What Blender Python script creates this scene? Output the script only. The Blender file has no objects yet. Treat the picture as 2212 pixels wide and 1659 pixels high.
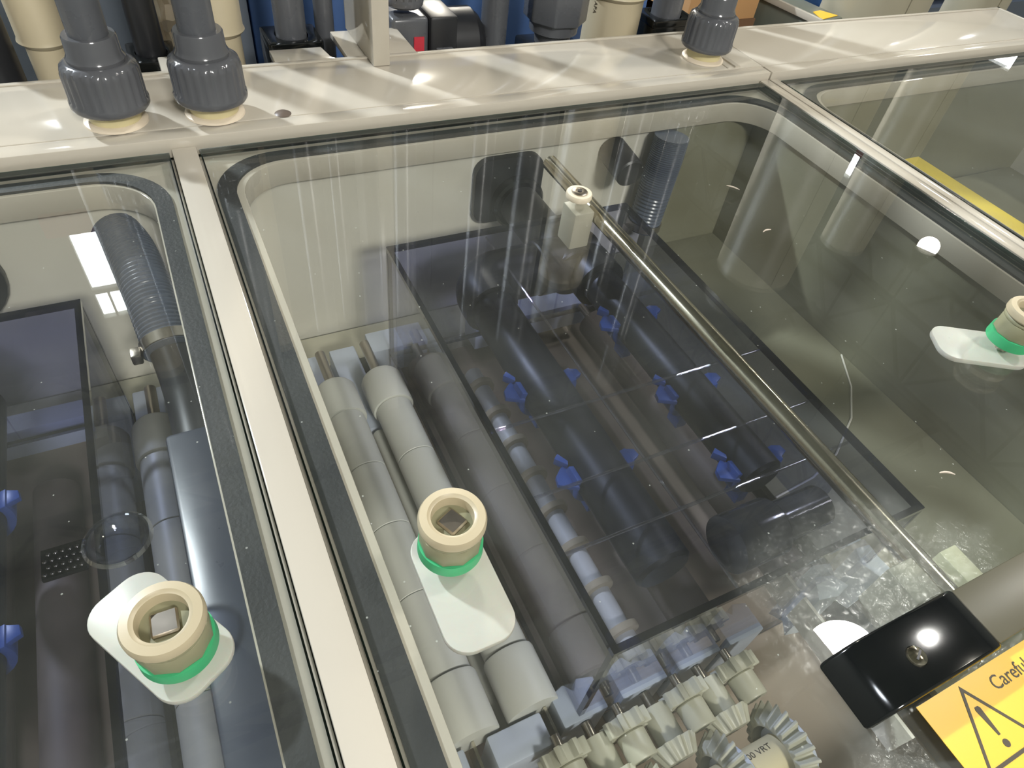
import bpy, bmesh, math, random
from mathutils import Vector, Matrix, Euler
random.seed(7)
PI = math.pi
S = bpy.context.scene
C = S.collection

# ------------------------------------------------------------------ camera
f_px = 1461.0
right = Vector((0.897, -0.430, 0.107)); fwd = Vector((0.364, 0.579, -0.730))
# camera axes recovered from the vanishing points of the machine's edges
_a = Vector((3594.0, -1009.5, f_px)); _b = Vector((-1086.0, -1749.5, f_px))
_X = _a.normalized(); _Z = _a.cross(_b).normalized(); _Y = _Z.cross(_X)
Rwc = Matrix((_X, _Y, _Z))            # rows: world axes in camera coords (x right, y down, z forward)
right = Rwc @ Vector((1, 0, 0)); down = Rwc @ Vector((0, 1, 0)); fwd = Rwc @ Vector((0, 0, 1))
cd = bpy.data.cameras.new('camera'); cam = bpy.data.objects.new('camera', cd); C.objects.link(cam)
M = Matrix.Identity(4)
for i in range(3):
    M[i][0] = right[i]; M[i][1] = -down[i]; M[i][2] = -fwd[i]
M[0][3], M[1][3], M[2][3] = 0, 0, 0.36
cam.matrix_world = M
cd.sensor_fit = 'HORIZONTAL'; cd.sensor_width = 36; cd.lens = f_px / 2212 * 36
cd.clip_start = 0.01; cd.clip_end = 60
S.camera = cam

# ------------------------------------------------------------------ colour, world, sampling helpers
S.view_settings.view_transform = 'Standard'; S.view_settings.look = 'None'
S.view_settings.exposure = 0.05; S.view_settings.gamma = 1.0; S.view_settings.use_curve_mapping = False
try:
    S.cycles.max_bounces = 24; S.cycles.transparent_max_bounces = 48; S.cycles.glossy_bounces = 5
    S.cycles.diffuse_bounces = 4; S.cycles.transmission_bounces = 8
    S.cycles.sample_clamp_indirect = 4.0; S.cycles.blur_glossy = 0.3
    S.cycles.use_denoising = True
except Exception:
    pass
W = bpy.data.worlds.new('world'); S.world = W; W.use_nodes = True
W.node_tree.nodes['Background'].inputs[0].default_value = (0.75, 0.85, 1.0, 1)
W.node_tree.nodes['Background'].inputs[1].default_value = 0.6

def area(name, loc, target, size, power, col, parent=None):
    l = bpy.data.lights.new(name, 'AREA'); l.shape = 'DISK'; l.size = size; l.energy = power; l.color = col
    o = bpy.data.objects.new(name, l); C.objects.link(o)
    o.rotation_euler = (Vector(target) - Vector(loc)).to_track_quat('-Z', 'Y').to_euler()
    if parent:
        o.parent = parent; o.location = Vector(loc) - parent.location
    else:
        o.location = loc
    return o

# lamps of the hall, the last three added as unseen fill: (position, disc size, watts, colour)
WARM = (1.0, 0.93, 0.80); COOL = (0.86, 0.93, 1.0); NEUT = (1.0, 0.97, 0.92)
LAMPS = [
    ((2.75, 6.86, 2.95), 0.46, 620, WARM, 'high bay lamp hanging far behind the machine, lowest one'),
    ((6.70, 3.15, 3.30), 0.20, 45, WARM, 'high bay lamp hanging close to the right wall'),
    ((3.72, 0.47, 4.70), 0.55, 190, NEUT, 'high bay lamp overhead to the right of the machine'),
    ((-3.2, 5.4, 4.6), 0.36, 1150, COOL, 'wide high bay lamp far left behind the machine'),
    ((0.3, -3.0, 2.7), 0.8, 230, NEUT, 'added unseen fill lamp behind the operator side'),  # added fill from the front for the tank back walls
    ((-2.8, -0.6, 5.2), 0.9, 80, COOL, 'added unseen fill lamp on the left of the operator side'),  # added fill for the tank interiors, out of view
    ((5.2, -1.8, 5.2), 0.9, 60, WARM, 'added unseen fill lamp on the right of the operator side'),  # added soft fill on the warm side, out of view
]

# ------------------------------------------------------------------ materials
def srgb(r, g, b):
    def f(c):
        c /= 255.0
        return c / 12.92 if c <= 0.04045 else ((c + 0.055) / 1.055) ** 2.4
    return (f(r), f(g), f(b), 1)

MATS = {}
def mat(name, rgb, rough=0.5, metal=0.0, var=0.06, nscale=30.0, bump=0.0, bscale=200.0, spec=0.5, coat=0.0, stretch=None, sss=0.0):
    if name in MATS: return MATS[name]
    m = bpy.data.materials.new(name); m.use_nodes = True; nt = m.node_tree; N = nt.nodes; L = nt.links
    p = N['Principled BSDF']
    col = srgb(*rgb)
    tc = N.new('ShaderNodeTexCoord'); mp = N.new('ShaderNodeMapping'); L.new(tc.outputs['Object'], mp.inputs[0])
    if stretch: mp.inputs['Scale'].default_value = stretch
    nz = N.new('ShaderNodeTexNoise'); nz.inputs['Scale'].default_value = nscale; nz.inputs['Detail'].default_value = 5
    L.new(mp.outputs[0], nz.inputs['Vector'])
    mx = N.new('ShaderNodeMix'); mx.data_type = 'RGBA'
    mx.inputs[6].default_value = tuple(c * (1 - var) for c in col[:3]) + (1,)
    mx.inputs[7].default_value = tuple(min(1, c * (1 + var)) for c in col[:3]) + (1,)
    L.new(nz.outputs['Fac'], mx.inputs[0]); L.new(mx.outputs[2], p.inputs['Base Color'])
    rr = N.new('ShaderNodeMapRange'); rr.inputs['To Min'].default_value = max(0.02, rough * 0.8); rr.inputs['To Max'].default_value = min(1, rough * 1.2)
    L.new(nz.outputs['Fac'], rr.inputs[0]); L.new(rr.outputs[0], p.inputs['Roughness'])
    p.inputs['Metallic'].default_value = metal
    p.inputs['Specular IOR Level'].default_value = spec
    if coat: p.inputs['Coat Weight'].default_value = coat; p.inputs['Coat Roughness'].default_value = 0.06
    if sss:
        p.inputs['Subsurface Weight'].default_value = sss; p.inputs['Subsurface Scale'].default_value = 0.01
    if bump:
        n2 = N.new('ShaderNodeTexNoise'); n2.inputs['Scale'].default_value = bscale; n2.inputs['Detail'].default_value = 4
        L.new(mp.outputs[0], n2.inputs['Vector'])
        b = N.new('ShaderNodeBump'); b.inputs['Strength'].default_value = bump; b.inputs['Distance'].default_value = 0.001
        L.new(n2.outputs['Fac'], b.inputs['Height']); L.new(b.outputs[0], p.inputs['Normal'])
    MATS[name] = m
    return m

def thin_glass(name, tint, f0=0.045, rough=0.0, fog=None, fog_amt=0.0, bump=0.0, bscale=60.0, dust=0.0, warp=0.0):
    """sheet glass / acrylic: tinted straight-through light plus a Schlick reflection"""
    if name in MATS: return MATS[name]
    m = bpy.data.materials.new(name); m.use_nodes = True; nt = m.node_tree; N = nt.nodes; L = nt.links
    for n in list(N): N.remove(n)
    out = N.new('ShaderNodeOutputMaterial')
    tr = N.new('ShaderNodeBsdfTransparent'); tr.inputs[0].default_value = tuple(tint) + (1,)
    gl = N.new('ShaderNodeBsdfGlossy'); gl.inputs['Roughness'].default_value = rough
    geo = N.new('ShaderNodeNewGeometry')
    dot = N.new('ShaderNodeVectorMath'); dot.operation = 'DOT_PRODUCT'
    L.new(geo.outputs['Incoming'], dot.inputs[0]); L.new(geo.outputs['Normal'], dot.inputs[1])
    ab = N.new('ShaderNodeMath'); ab.operation = 'ABSOLUTE'; L.new(dot.outputs['Value'], ab.inputs[0])
    om = N.new('ShaderNodeMath'); om.operation = 'SUBTRACT'; om.inputs[0].default_value = 1.0; L.new(ab.outputs[0], om.inputs[1])
    pw = N.new('ShaderNodeMath'); pw.operation = 'POWER'; pw.inputs[1].default_value = 5.0; L.new(om.outputs[0], pw.inputs[0])
    ma = N.new('ShaderNodeMath'); ma.operation = 'MULTIPLY_ADD'; ma.inputs[1].default_value = 1 - f0; ma.inputs[2].default_value = f0
    L.new(pw.outputs[0], ma.inputs[0])
    mix = N.new('ShaderNodeMixShader'); L.new(ma.outputs[0], mix.inputs[0]); L.new(tr.outputs[0], mix.inputs[1]); L.new(gl.outputs[0], mix.inputs[2])
    last = mix
    tc = N.new('ShaderNodeTexCoord')
    if bump:
        nz = N.new('ShaderNodeTexNoise'); nz.inputs['Scale'].default_value = bscale; nz.inputs['Detail'].default_value = 5
        nz.inputs['Distortion'].default_value = warp
        L.new(tc.outputs['Object'], nz.inputs['Vector'])
        b = N.new('ShaderNodeBump'); b.inputs['Strength'].default_value = bump; b.inputs['Distance'].default_value = 0.002
        L.new(nz.outputs['Fac'], b.inputs['Height']); L.new(b.outputs[0], gl.inputs['Normal'])
    if fog:
        df = N.new('ShaderNodeBsdfDiffuse'); df.inputs[0].default_value = tuple(fog) + (1,)
        m2 = N.new('ShaderNodeMixShader'); L.new(last.outputs[0], m2.inputs[1]); L.new(df.outputs[0], m2.inputs[2])
        if dust:
            n3 = N.new('ShaderNodeTexNoise'); n3.inputs['Scale'].default_value = 9.0; n3.inputs['Detail'].default_value = 6
            L.new(tc.outputs['Object'], n3.inputs['Vector'])
            mr = N.new('ShaderNodeMapRange'); mr.inputs['From Min'].default_value = 0.35; mr.inputs['From Max'].default_value = 0.7
            mr.inputs['To Min'].default_value = fog_amt; mr.inputs['To Max'].default_value = fog_amt + dust
            L.new(n3.outputs['Fac'], mr.inputs[0])
            v = N.new('ShaderNodeTexVoronoi'); v.inputs['Scale'].default_value = 55.0
            L.new(tc.outputs['Object'], v.inputs['Vector'])
            lt = N.new('ShaderNodeMath'); lt.operation = 'LESS_THAN'; lt.inputs[1].default_value = 0.035
            L.new(v.outputs['Distance'], lt.inputs[0])
            ad = N.new('ShaderNodeMath'); ad.operation = 'MULTIPLY_ADD'; ad.inputs[1].default_value = 0.25
            L.new(lt.outputs[0], ad.inputs[0]); L.new(mr.outputs[0], ad.inputs[2]); L.new(ad.outputs[0], m2.inputs[0])
        else:
            m2.inputs[0].default_value = fog_amt
        last = m2
    L.new(last.outputs[0], out.inputs[0])
    MATS[name] = m
    return m

def emit(name, col, strength):
    if name in MATS: return MATS[name]
    m = bpy.data.materials.new(name); m.use_nodes = True; N = m.node_tree.nodes
    for n in list(N): N.remove(n)
    o = N.new('ShaderNodeOutputMaterial'); e = N.new('ShaderNodeEmission')
    e.inputs[0].default_value = tuple(col[:3]) + (1,); e.inputs[1].default_value = strength
    m.node_tree.links.new(e.outputs[0], o.inputs[0]); MATS[name] = m
    return m

cream = mat('cream_polypropylene', (184, 177, 163), 0.10, var=0.03, nscale=12, spec=0.5)
cream_w = mat('cream_tank_wall', (210, 206, 194), 0.4, var=0.04, nscale=6)
ivory = mat('ivory_plastic', (178, 166, 138), 0.4, var=0.03)
pipe_cream = mat('cream_pipe_plastic', (190, 178, 150), 0.4, var=0.05, nscale=9)
pvc = mat('dark_grey_pvc', (84, 86, 90), 0.28, var=0.06, spec=0.5)
pvc_gloss = mat('dark_grey_glossy_pvc', (84, 85, 88), 0.14, var=0.06, spec=0.6)
black_pl = mat('black_plastic', (32, 33, 36), 0.4, var=0.1)
gloss_black = mat('gloss_black_plastic', (16, 18, 18), 0.12, var=0.1, spec=0.6)
gasket_m = mat('black_foam_gasket', (24, 26, 28), 0.6, var=0.25, nscale=120, bump=0.4, bscale=400)
steel = mat('polished_steel', (205, 198, 180), 0.16, metal=1.0, var=0.05, nscale=60)
steel_b = mat('brushed_steel', (176, 168, 156), 0.3, metal=1.0, var=0.12, nscale=90)
roller_m = mat('grey_white_roller_plastic', (204, 204, 196), 0.42, var=0.04, nscale=15)
natural = mat('natural_white_plastic', (204, 202, 194), 0.35, var=0.03, sss=0.15)
bluewhite = mat('blue_white_plastic', (184, 192, 208), 0.4, var=0.05)
gear_m = mat('ivory_gear_plastic', (178, 176, 158), 0.42, var=0.05, nscale=40)
green = mat('green_rubber_seal', (62, 168, 112), 0.45, var=0.06)
blue_clip = mat('blue_clip_plastic', (40, 74, 140), 0.4, var=0.12)
olive = mat('olive_dim_interior', (122, 120, 100), 0.55, var=0.12, nscale=5)  # dim tank interior put into this olive tone
dark_floor = mat('dark_tank_floor', (78, 74, 66), 0.55, var=0.25, nscale=14)
brown_in = mat('brown_grey_plate', (140, 126, 108), 0.5, var=0.25, nscale=12)
hall_floor_m = mat('grey_hall_floor', (112, 110, 104), 0.5, var=0.15, nscale=3)
hall_wall_m = mat('hall_wall_panel', (128, 130, 124), 0.8, var=0.1, nscale=1.2)
ceil_m = mat('hall_ceiling_sheet', (120, 120, 104), 0.9, var=0.12, nscale=1.0)
truss_m = mat('dark_roof_steel', (40, 40, 36), 0.6, var=0.1)
red_m = mat('red_beam_paint', (200, 70, 60), 0.5)
yellow_m = mat('yellow_label_vinyl', (236, 188, 46), 0.35, var=0.03)
ink = mat('grey_black_ink', (74, 66, 52), 0.5)
blue_cab = mat('blue_cabinet_paint', (56, 86, 134), 0.45, var=0.1, nscale=2)
grey_cab = mat('slate_grey_panel', (84, 92, 102), 0.5, var=0.08, nscale=3)
carton = mat('brown_cardboard', (168, 128, 84), 0.8, var=0.15, nscale=8, bump=0.4, bscale=30)
handle_m = mat('taupe_anodised_bar', (84, 80, 64), 0.4, var=0.05)
glass_m = thin_glass('lid_glass', (0.974, 0.982, 0.972), 0.045, fog=(0.75, 0.78, 0.70), fog_amt=0.006, dust=0.018)
edge_m = thin_glass('lid_glass_edge', (0.22, 0.34, 0.33), 0.10, rough=0.1)
smoke = thin_glass('smoke_blue_acrylic', (0.855, 0.865, 0.94), 0.045)
smoke_edge = thin_glass('smoke_acrylic_edge', (0.18, 0.20, 0.34), 0.14, rough=0.05)
clear = thin_glass('clear_acrylic', (0.92, 0.93, 0.95), 0.06)
glint_m = thin_glass('bright_clear_glint', (0.9, 0.9, 0.93), 0.35)
clear_dim = thin_glass('clear_moulding', (0.74, 0.77, 0.86), 0.08, rough=0.05)
film = thin_glass('water_film_under_glass', (0.93, 0.95, 0.93), 0.09, rough=0.20, bump=0.9, bscale=110, warp=1.5, fog=(0.72, 0.73, 0.69), fog_amt=0.08, dust=0.14)

# ------------------------------------------------------------------ mesh helpers
def frame(origin, axis, up=(0, 0, 1)):
    """matrix whose local Z is axis"""
    z = Vector(axis).normalized(); u = Vector(up)
    if abs(z.dot(u.normalized())) > 0.98: u = Vector((1, 0, 0))
    x = u.cross(z).normalized(); y = z.cross(x)
    m = Matrix.Identity(4)
    for i in range(3):
        m[i][0] = x[i]; m[i][1] = y[i]; m[i][2] = z[i]; m[i][3] = origin[i]
    return m

class MB:
    def __init__(s): s.v = []; s.f = []
    def add(s, vs, fs, m=None):
        o = len(s.v)
        s.v += [(m @ Vector(p)) if m else Vector(p) for p in vs]
        s.f += [tuple(i + o for i in f) for f in fs]
        return s
    def box(s, x0, x1, y0, y1, z0, z1, m=None):
        vs = [(x, y, z) for z in (z0, z1) for y in (y0, y1) for x in (x0, x1)]
        return s.add(vs, [(0, 2, 3, 1), (4, 5, 7, 6), (0, 1, 5, 4), (2, 6, 7, 3), (0, 4, 6, 2), (1, 3, 7, 5)], m)
    def lathe(s, prof, m=None, n=40, close=False, flute=None):
        """prof: list of (r, z); flute=(count, depth, i0, i1) modulates radii of those rings"""
        vs = []; fs = []; k = len(prof)
        for i in range(n):
            a = 2 * PI * i / n
            for j, (r, z) in enumerate(prof):
                rr = r
                if flute and flute[2] <= j <= flute[3]:
                    rr = r - (flute[1] if (i * flute[0] // n * 1.0) != ((i - 1) * flute[0] // n * 1.0) else 0)
                vs.append((rr * math.cos(a), rr * math.sin(a), z))
        for i in range(n):
            b = ((i + 1) % n) * k; a0 = i * k
            for j in range(k - 1): fs.append((a0 + j, b + j, b + j + 1, a0 + j + 1))
            if close: fs.append((a0 + k - 1, b + k - 1, b, a0))
        if not close:
            if prof[0][0] > 1e-6: fs.append(tuple(i * k for i in range(n))[::-1])
            if prof[-1][0] > 1e-6: fs.append(tuple(i * k + k - 1 for i in range(n)))
        return s.add(vs, fs, m)
    def cyl(s, p0, p1, r, n=32, ch=0.0):
        p0 = Vector(p0); p1 = Vector(p1); l = (p1 - p0).length
        pr = [(r, 0), (r, l)] if not ch else [(r - ch, 0), (r, ch), (r, l - ch), (r - ch, l)]
        return s.lathe(pr, frame(p0, p1 - p0), n)
    def prism(s, poly, z0, z1, m=None):
        n = len(poly)
        vs = [(x, y, z0) for x, y in poly] + [(x, y, z1) for x, y in poly]
        fs = [tuple(range(n))[::-1], tuple(range(n, 2 * n))] + [(i, (i + 1) % n, n + (i + 1) % n, n + i) for i in range(n)]
        return s.add(vs, fs, m)
    def ring(s, outer, inner, z0, z1):
        n = len(outer)
        vs = [(x, y, z1) for x, y in outer] + [(x, y, z1) for x, y in inner] + [(x, y, z0) for x, y in outer] + [(x, y, z0) for x, y in inner]
        fs = []
        for i in range(n):
            j = (i + 1) % n
            fs += [(i, j, n + j, n + i), (2 * n + j, 2 * n + i, 3 * n + i, 3 * n + j), (2 * n + i, 2 * n + j, j, i), (n + i, n + j, 3 * n + j, 3 * n + i)]
        return s.add(vs, fs)
    def sweep(s, pts, r, n=20, cap=True):
        pts = [Vector(p) for p in pts]; vs = []; fs = []; K = len(pts)
        ref = Vector((0, 0, 1)); px = None
        rs = r if isinstance(r, (list, tuple)) else [r] * K
        for i, p in enumerate(pts):
            t = (pts[min(i + 1, K - 1)] - pts[max(i - 1, 0)]).normalized()
            if px is None:
                u = ref if abs(t.dot(ref)) < 0.95 else Vector((1, 0, 0))
                px = u.cross(t).normalized()
            px = (px - t * px.dot(t)).normalized(); py = t.cross(px)
            for q in range(n):
                a = 2 * PI * q / n
                vs.append(p + px * (rs[i] * math.cos(a)) + py * (rs[i] * math.sin(a)))
        for i in range(K - 1):
            for q in range(n):
                q2 = (q + 1) % n
                fs.append((i * n + q, i * n + q2, (i + 1) * n + q2, (i + 1) * n + q))
        if cap:
            fs.append(tuple(range(n))[::-1]); fs.append(tuple((K - 1) * n + q for q in range(n)))
        return s.add(vs, fs)
    def build(s, name, material, parent=None, bevel=0.0, seg=2, loc=None, ang=34):
        me = bpy.data.meshes.new(name)
        if parent is not None: o0 = ORG[parent.name]
        elif loc is not None: o0 = Vector(loc)
        else:
            xs = [p.x for p in s.v]; ys = [p.y for p in s.v]; zs = [p.z for p in s.v]
            o0 = Vector(((min(xs) + max(xs)) / 2, (min(ys) + max(ys)) / 2, min(zs)))
        me.from_pydata([tuple(p - o0) for p in s.v], [], s.f); me.update()
        bm = bmesh.new(); bm.from_mesh(me)
        bmesh.ops.recalc_face_normals(bm, faces=bm.faces)
        if bevel:
            es = [e for e in bm.edges if len(e.link_faces) == 2 and e.calc_face_angle(0) > math.radians(40)]
            bmesh.ops.bevel(bm, geom=es, offset=bevel, segments=seg, affect='EDGES', profile=0.5, clamp_overlap=True)
        for f in bm.faces: f.smooth = True
        for e in bm.edges:
            e.smooth = not (len(e.link_faces) != 2 or e.calc_face_angle(0) > math.radians(ang))
        bm.to_mesh(me); bm.free()
        me.materials.append(material)
        o = bpy.data.objects.new(name, me); C.objects.link(o)
        if parent is not None:
            o.parent = parent; o.location = (0, 0, 0)
            ORG[o.name] = o0
        else:
            o.location = o0; ORG[o.name] = o0
        return o
ORG = {}

def thing(name, label, cat, loc, group=None):
    o = bpy.data.objects.new(name, None); C.objects.link(o); o.location = loc
    o.empty_display_size = 0.02
    o['label'] = label; o['category'] = cat
    if group: o['group'] = group
    ORG[o.name] = Vector(loc)
    return o
def tag(o, label, cat, group=None, kind=None):
    o['label'] = label; o['category'] = cat
    if group: o['group'] = group
    if kind: o['kind'] = kind
    return o
def struct(o): o['kind'] = 'structure'; return o
def sub(o, label): o['label'] = label; return o
def copy_tree(o, parent=None):
    c = o.copy(); C.objects.link(c)
    if parent is not None: c.parent = parent
    ORG[c.name] = ORG[o.name].copy()
    for ch in list(o.children): copy_tree(ch, c)
    return c

def rrect(x0, x1, y0, y1, r, n=10):
    pts = []
    for cx, cy, a0 in ((x1 - r, y1 - r, 0), (x0 + r, y1 - r, 90), (x0 + r, y0 + r, 180), (x1 - r, y0 + r, 270)):
        for i in range(n + 1):
            a = math.radians(a0 + 90 * i / n); pts.append((cx + r * math.cos(a), cy + r * math.sin(a)))
    return pts
def arc_pts(c, r, a0, a1, n, u, v):
    c = Vector(c); u = Vector(u); v = Vector(v)
    return [c + u * (r * math.cos(math.radians(a0 + (a1 - a0) * i / n))) + v * (r * math.sin(math.radians(a0 + (a1 - a0) * i / n))) for i in range(n + 1)]
def text_mesh(body, size, m, material, name, parent, cylr=None, extr=0.0002):
    cu = bpy.data.curves.new(name, 'FONT'); cu.body = body; cu.size = size; cu.extrude = extr; cu.resolution_u = 3
    ob = bpy.data.objects.new(name, cu); C.objects.link(ob)
    dg = bpy.context.evaluated_depsgraph_get()
    me = bpy.data.meshes.new_from_object(ob.evaluated_get(dg))
    bpy.data.objects.remove(ob); bpy.data.curves.remove(cu)
    o0 = ORG[parent.name]
    for v in me.vertices:
        p = v.co.copy()
        if cylr:       # local y wraps round a cylinder whose axis is local x
            a = p.y / cylr
            p = Vector((p.x, cylr * math.sin(a), cylr * (math.cos(a) - 1) + p.z))
        v.co = (m @ p) - o0
    me.materials.clear(); me.materials.append(material)
    o = bpy.data.objects.new(name, me); C.objects.link(o); o.parent = parent; ORG[o.name] = o0
    return o

# ================================================================== THE HALL
X0, X1, Y0, Y1, ZF, ZC = -4.5, 7.8, -3.5, 7.6, -1.05, 6.3
struct(MB().box(X0, X1, Y0, Y1, ZF - 0.1, ZF).build('floor', hall_floor_m))
struct(MB().box(X0, X1, Y0, Y1, ZC, ZC + 0.1).build('ceiling', ceil_m))
def wall_with_hole(name, axis, c, a0, a1, holes, t=0.15):
    """wall in plane axis=c spanning a0..a1 horizontally, holes=[(h0,h1,z0,z1)] sorted along the wall"""
    mb = MB(); prev = a0
    def b(h0, h1, z0, z1):
        if h1 - h0 < 1e-4 or z1 - z0 < 1e-4: return
        if axis == 'y': mb.box(h0, h1, c, c + t, z0, z1)
        else: mb.box(c, c + t, h0, h1, z0, z1)
    for h0, h1, z0, z1 in holes:
        b(prev, h0, ZF, ZC); b(h0, h1, ZF, z0); b(h0, h1, z1, ZC); prev = h1
    b(prev, a1, ZF, ZC)
    return struct(mb.build(name, hall_wall_m))
wall_with_hole('wall_back', 'y', Y1, X0, X1, [(-1.27, -0.96, 4.47, 5.75)])
wall_with_hole('wall_right', 'x', X1, Y0, Y1, [(4.0, 4.55, 1.60, 1.95), (4.75, 5.35, 3.45, 3.78)])
wall_with_hole('wall_left', 'x', X0 - 0.15, Y0, Y1, [])
wall_with_hole('wall_front', 'y', Y0 - 0.15, X0, X1, [])
day = emit('daylight_behind_window', (0.93, 0.97, 1.0), 22)
day2 = emit('daylight_behind_side_window', (0.95, 0.97, 1.0), 16)
w = bpy.data.objects.new('window_1', None); C.objects.link(w); w.location = (-1.115, Y1, 4.47); ORG['window_1'] = Vector(w.location); struct(w)
MB().box(-1.27, -0.96, Y1 + 0.09, Y1 + 0.1, 4.47, 5.75).build('pane', day, w)
MB().box(-1.27, -0.96, Y1 - 0.01, Y1 + 0.06, 5.30, 5.37).box(-1.13, -1.11, Y1, Y1 + 0.06, 5.37, 5.75).box(-1.27, -0.96, Y1, Y1 + 0.05, 4.475, 4.50).build('window_frame', truss_m, w)
w = bpy.data.objects.new('window_2', None); C.objects.link(w); w.location = (X1, 5.05, 3.45); ORG['window_2'] = Vector(w.location); struct(w)
MB().box(X1 + 0.09, X1 + 0.1, 4.75, 5.35, 3.45, 3.78).build('pane', day2, w)
MB().box(X1, X1 + 0.06, 4.75, 5.35, 3.455, 3.475).box(X1, X1 + 0.06, 5.04, 5.055, 3.48, 3.78).build('window_frame', truss_m, w)
w = bpy.data.objects.new('window_3', None); C.objects.link(w); w.location = (X1, 4.27, 1.6); ORG['window_3'] = Vector(w.location); struct(w)
MB().box(X1 + 0.09, X1 + 0.1, 4.0, 4.55, 1.6, 1.95).build('pane', day2, w)
struct(MB().box(-1.45, -0.80, Y1 - 0.12, Y1 - 0.005, 4.22, 4.45).build('trim_1', red_m))
struct(MB().box(X1 - 0.1, X1 - 0.005, 4.6, 5.5, 3.30, 3.43).build('trim_2', red_m))
def truss(i, p0, p1, h=0.55, bays=12):
    p0 = Vector(p0); p1 = Vector(p1); d = (p1 - p0)
    mb = MB(); dz = Vector((0, 0, h))
    mb.cyl(p0, p1, 0.05, 8); mb.cyl(p0 - dz, p1 - dz, 0.045, 8)
    for k in range(bays):
        a = p0 + d * (k / bays); b = p0 + d * ((k + 0.5) / bays); c = p0 + d * ((k + 1) / bays)
        mb.cyl(a, b - dz, 0.025, 6); mb.cyl(b - dz, c, 0.025, 6); mb.cyl(a, a - dz, 0.02, 6)
    struct(mb.build('trim_%d' % i, truss_m))
truss(3, (X0, 6.6, 6.1), (X1, 6.6, 6.1)); truss(4, (X0, 4.6, 6.1), (X1, 4.6, 6.1)); truss(5, (X0, 2.2, 6.1), (X1, 2.2, 6.1))
truss(6, (5.6, Y0, 6.0), (5.6, Y1, 6.0)); truss(7, (2.6, Y0, 6.0), (2.6, Y1, 6.0)); truss(8, (7.0, Y0, 5.0), (7.0, Y1, 5.0), 0.8, 9)
struct(MB().box(4.6, 4.75, Y1 - 0.3, Y1 - 0.15, ZF, ZC - 0.1).box(6.2, 6.35, 6.9, 7.05, ZF, ZC - 0.1).build('trim_9', truss_m))
for k, (p, size, pw, col, lab) in enumerate(LAMPS):
    p = Vector(p)
    t = thing('high_bay_lamp', lab, 'lamp', p, 'high bay lamps of the hall')
    r = size / 2
    MB().lathe([(r + 0.02, 0.0), (r + 0.03, 0.04), (r * 0.5, 0.22), (0.06, 0.26), (0.0, 0.27)], Matrix.Translation(p), 28).build('housing', truss_m, t)
    MB().cyl(p + Vector((0, 0, 0.25)), (p.x, p.y, ZC), 0.012, 8).build('suspension_rod', truss_m, t)
    area('lamp_light', p + Vector((0, 0, -0.02)), (0.3, 0.3, 0) if pw > 100 else (p.x * 0.6, p.y * 0.6, 0), size, pw, col, t)

# ================================================================== TANK BODIES
ZD = -0.011       # deck top just under the lid
def tank(name, label, x0, x1, ox0, ox1, gx, rails, wallmat=cream_w, yo0=-0.28, yo1=0.650):
    """gx = (gasket outer x0, inner x0, inner x1, outer x1)"""
    t = thing(name, label, 'tank', ((x0 + x1) / 2, 0.15, ZF), 'cream process tanks under the glass lids')
    op = rrect(ox0, ox1, yo0, yo1, 0.052)
    MB().ring(rrect(x0, x1, -0.34, 0.679, 0.0005), op, -0.036, ZD).build('deck', cream, t, bevel=0.0008, seg=2)
    MB().ring(rrect(gx[0], gx[3], yo0 - 0.018, 0.6675, 0.066), rrect(gx[1], gx[2], yo0 - 0.004, 0.6535, 0.055), ZD + 0.0001, -0.0083).build('gasket', gasket_m, t)
    a, b, y0, y1, zb = x0 + 0.003, x1 - 0.003, -0.335, 0.672, -0.30
    MB().box(a, b, 0.664, 0.679, zb, -0.036).build('back_panel', wallmat, t)
    MB().box(a, a + 0.012, y0, 0.664, zb, -0.036).build('side_panel', cream_w, t)
    MB().box(b - 0.012, b, y0, 0.664, zb, -0.036).build('side_panel', cream_w, t)
    MB().box(a, b, y0 - 0.012, y0, zb, -0.036).build('front_panel', cream_w, t)
    MB().box(a, b, y0, 0.679, zb - 0.012, zb).build('bottom_panel', dark_floor, t)
    for (r0, r1) in rails:
        MB().box(r0, r1, -0.34, 0.6795, ZD, 0.0005).build('divider_rail', cream, t, bevel=0.0012)
    # legs / skirt down to the hall floor
    MB().box(x0 + 0.004, x1 - 0.004, -0.325, 0.67, ZF + 0.05, zb - 0.012).build('lower_cabinet', grey_cab, t)
    MB().box(x0 + 0.02, x1 - 0.02, -0.30, 0.65, ZF, ZF + 0.05).build('plinth', black_pl, t)
    return t
TM = tank('process_tank', 'cream process tank in the middle, holding the tinted box and black pipes', 0.0, 0.7655, 0.052, 0.7265,
          (0.0285, 0.0450, 0.7290, 0.7430), [(0.0, 0.0225), (0.7485, 0.7648)])
TL = tank('process_tank', 'cream process tank at the left edge, holding a corrugated hose', -0.765, -0.0005, -0.72, -0.0265,
          (-0.74, -0.73, -0.0250, -0.0105), [(-0.765, -0.745)])
TR = tank('process_tank', 'cream process tank at the right edge, dark inside with a yellow bar', 0.7665, 1.53, 0.812, 1.49,
          (0.7880, 0.804, 1.497, 1.51), [(0.7668, 0.7795)], wallmat=olive)

# olive sheets added to the middle tank, its dim interior put into their colour
o = MB().box(0.60, 0.742, 0.650, 0.6635, -0.30, -0.037).build('dim_panel', olive, TM)
o = MB().box(0.7355, 0.7495, -0.33, 0.6495, -0.30, -0.037).build('dim_panel', olive, TM)
o = MB().box(0.49, 0.735, -0.33, 0.6495, -0.235, -0.225).build('dim_tray', olive, TM, bevel=0.001)
o = MB().box(0.018, 0.49, -0.33, 0.60, -0.298, -0.288).build('bottom_tray', brown_in, TM)
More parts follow.
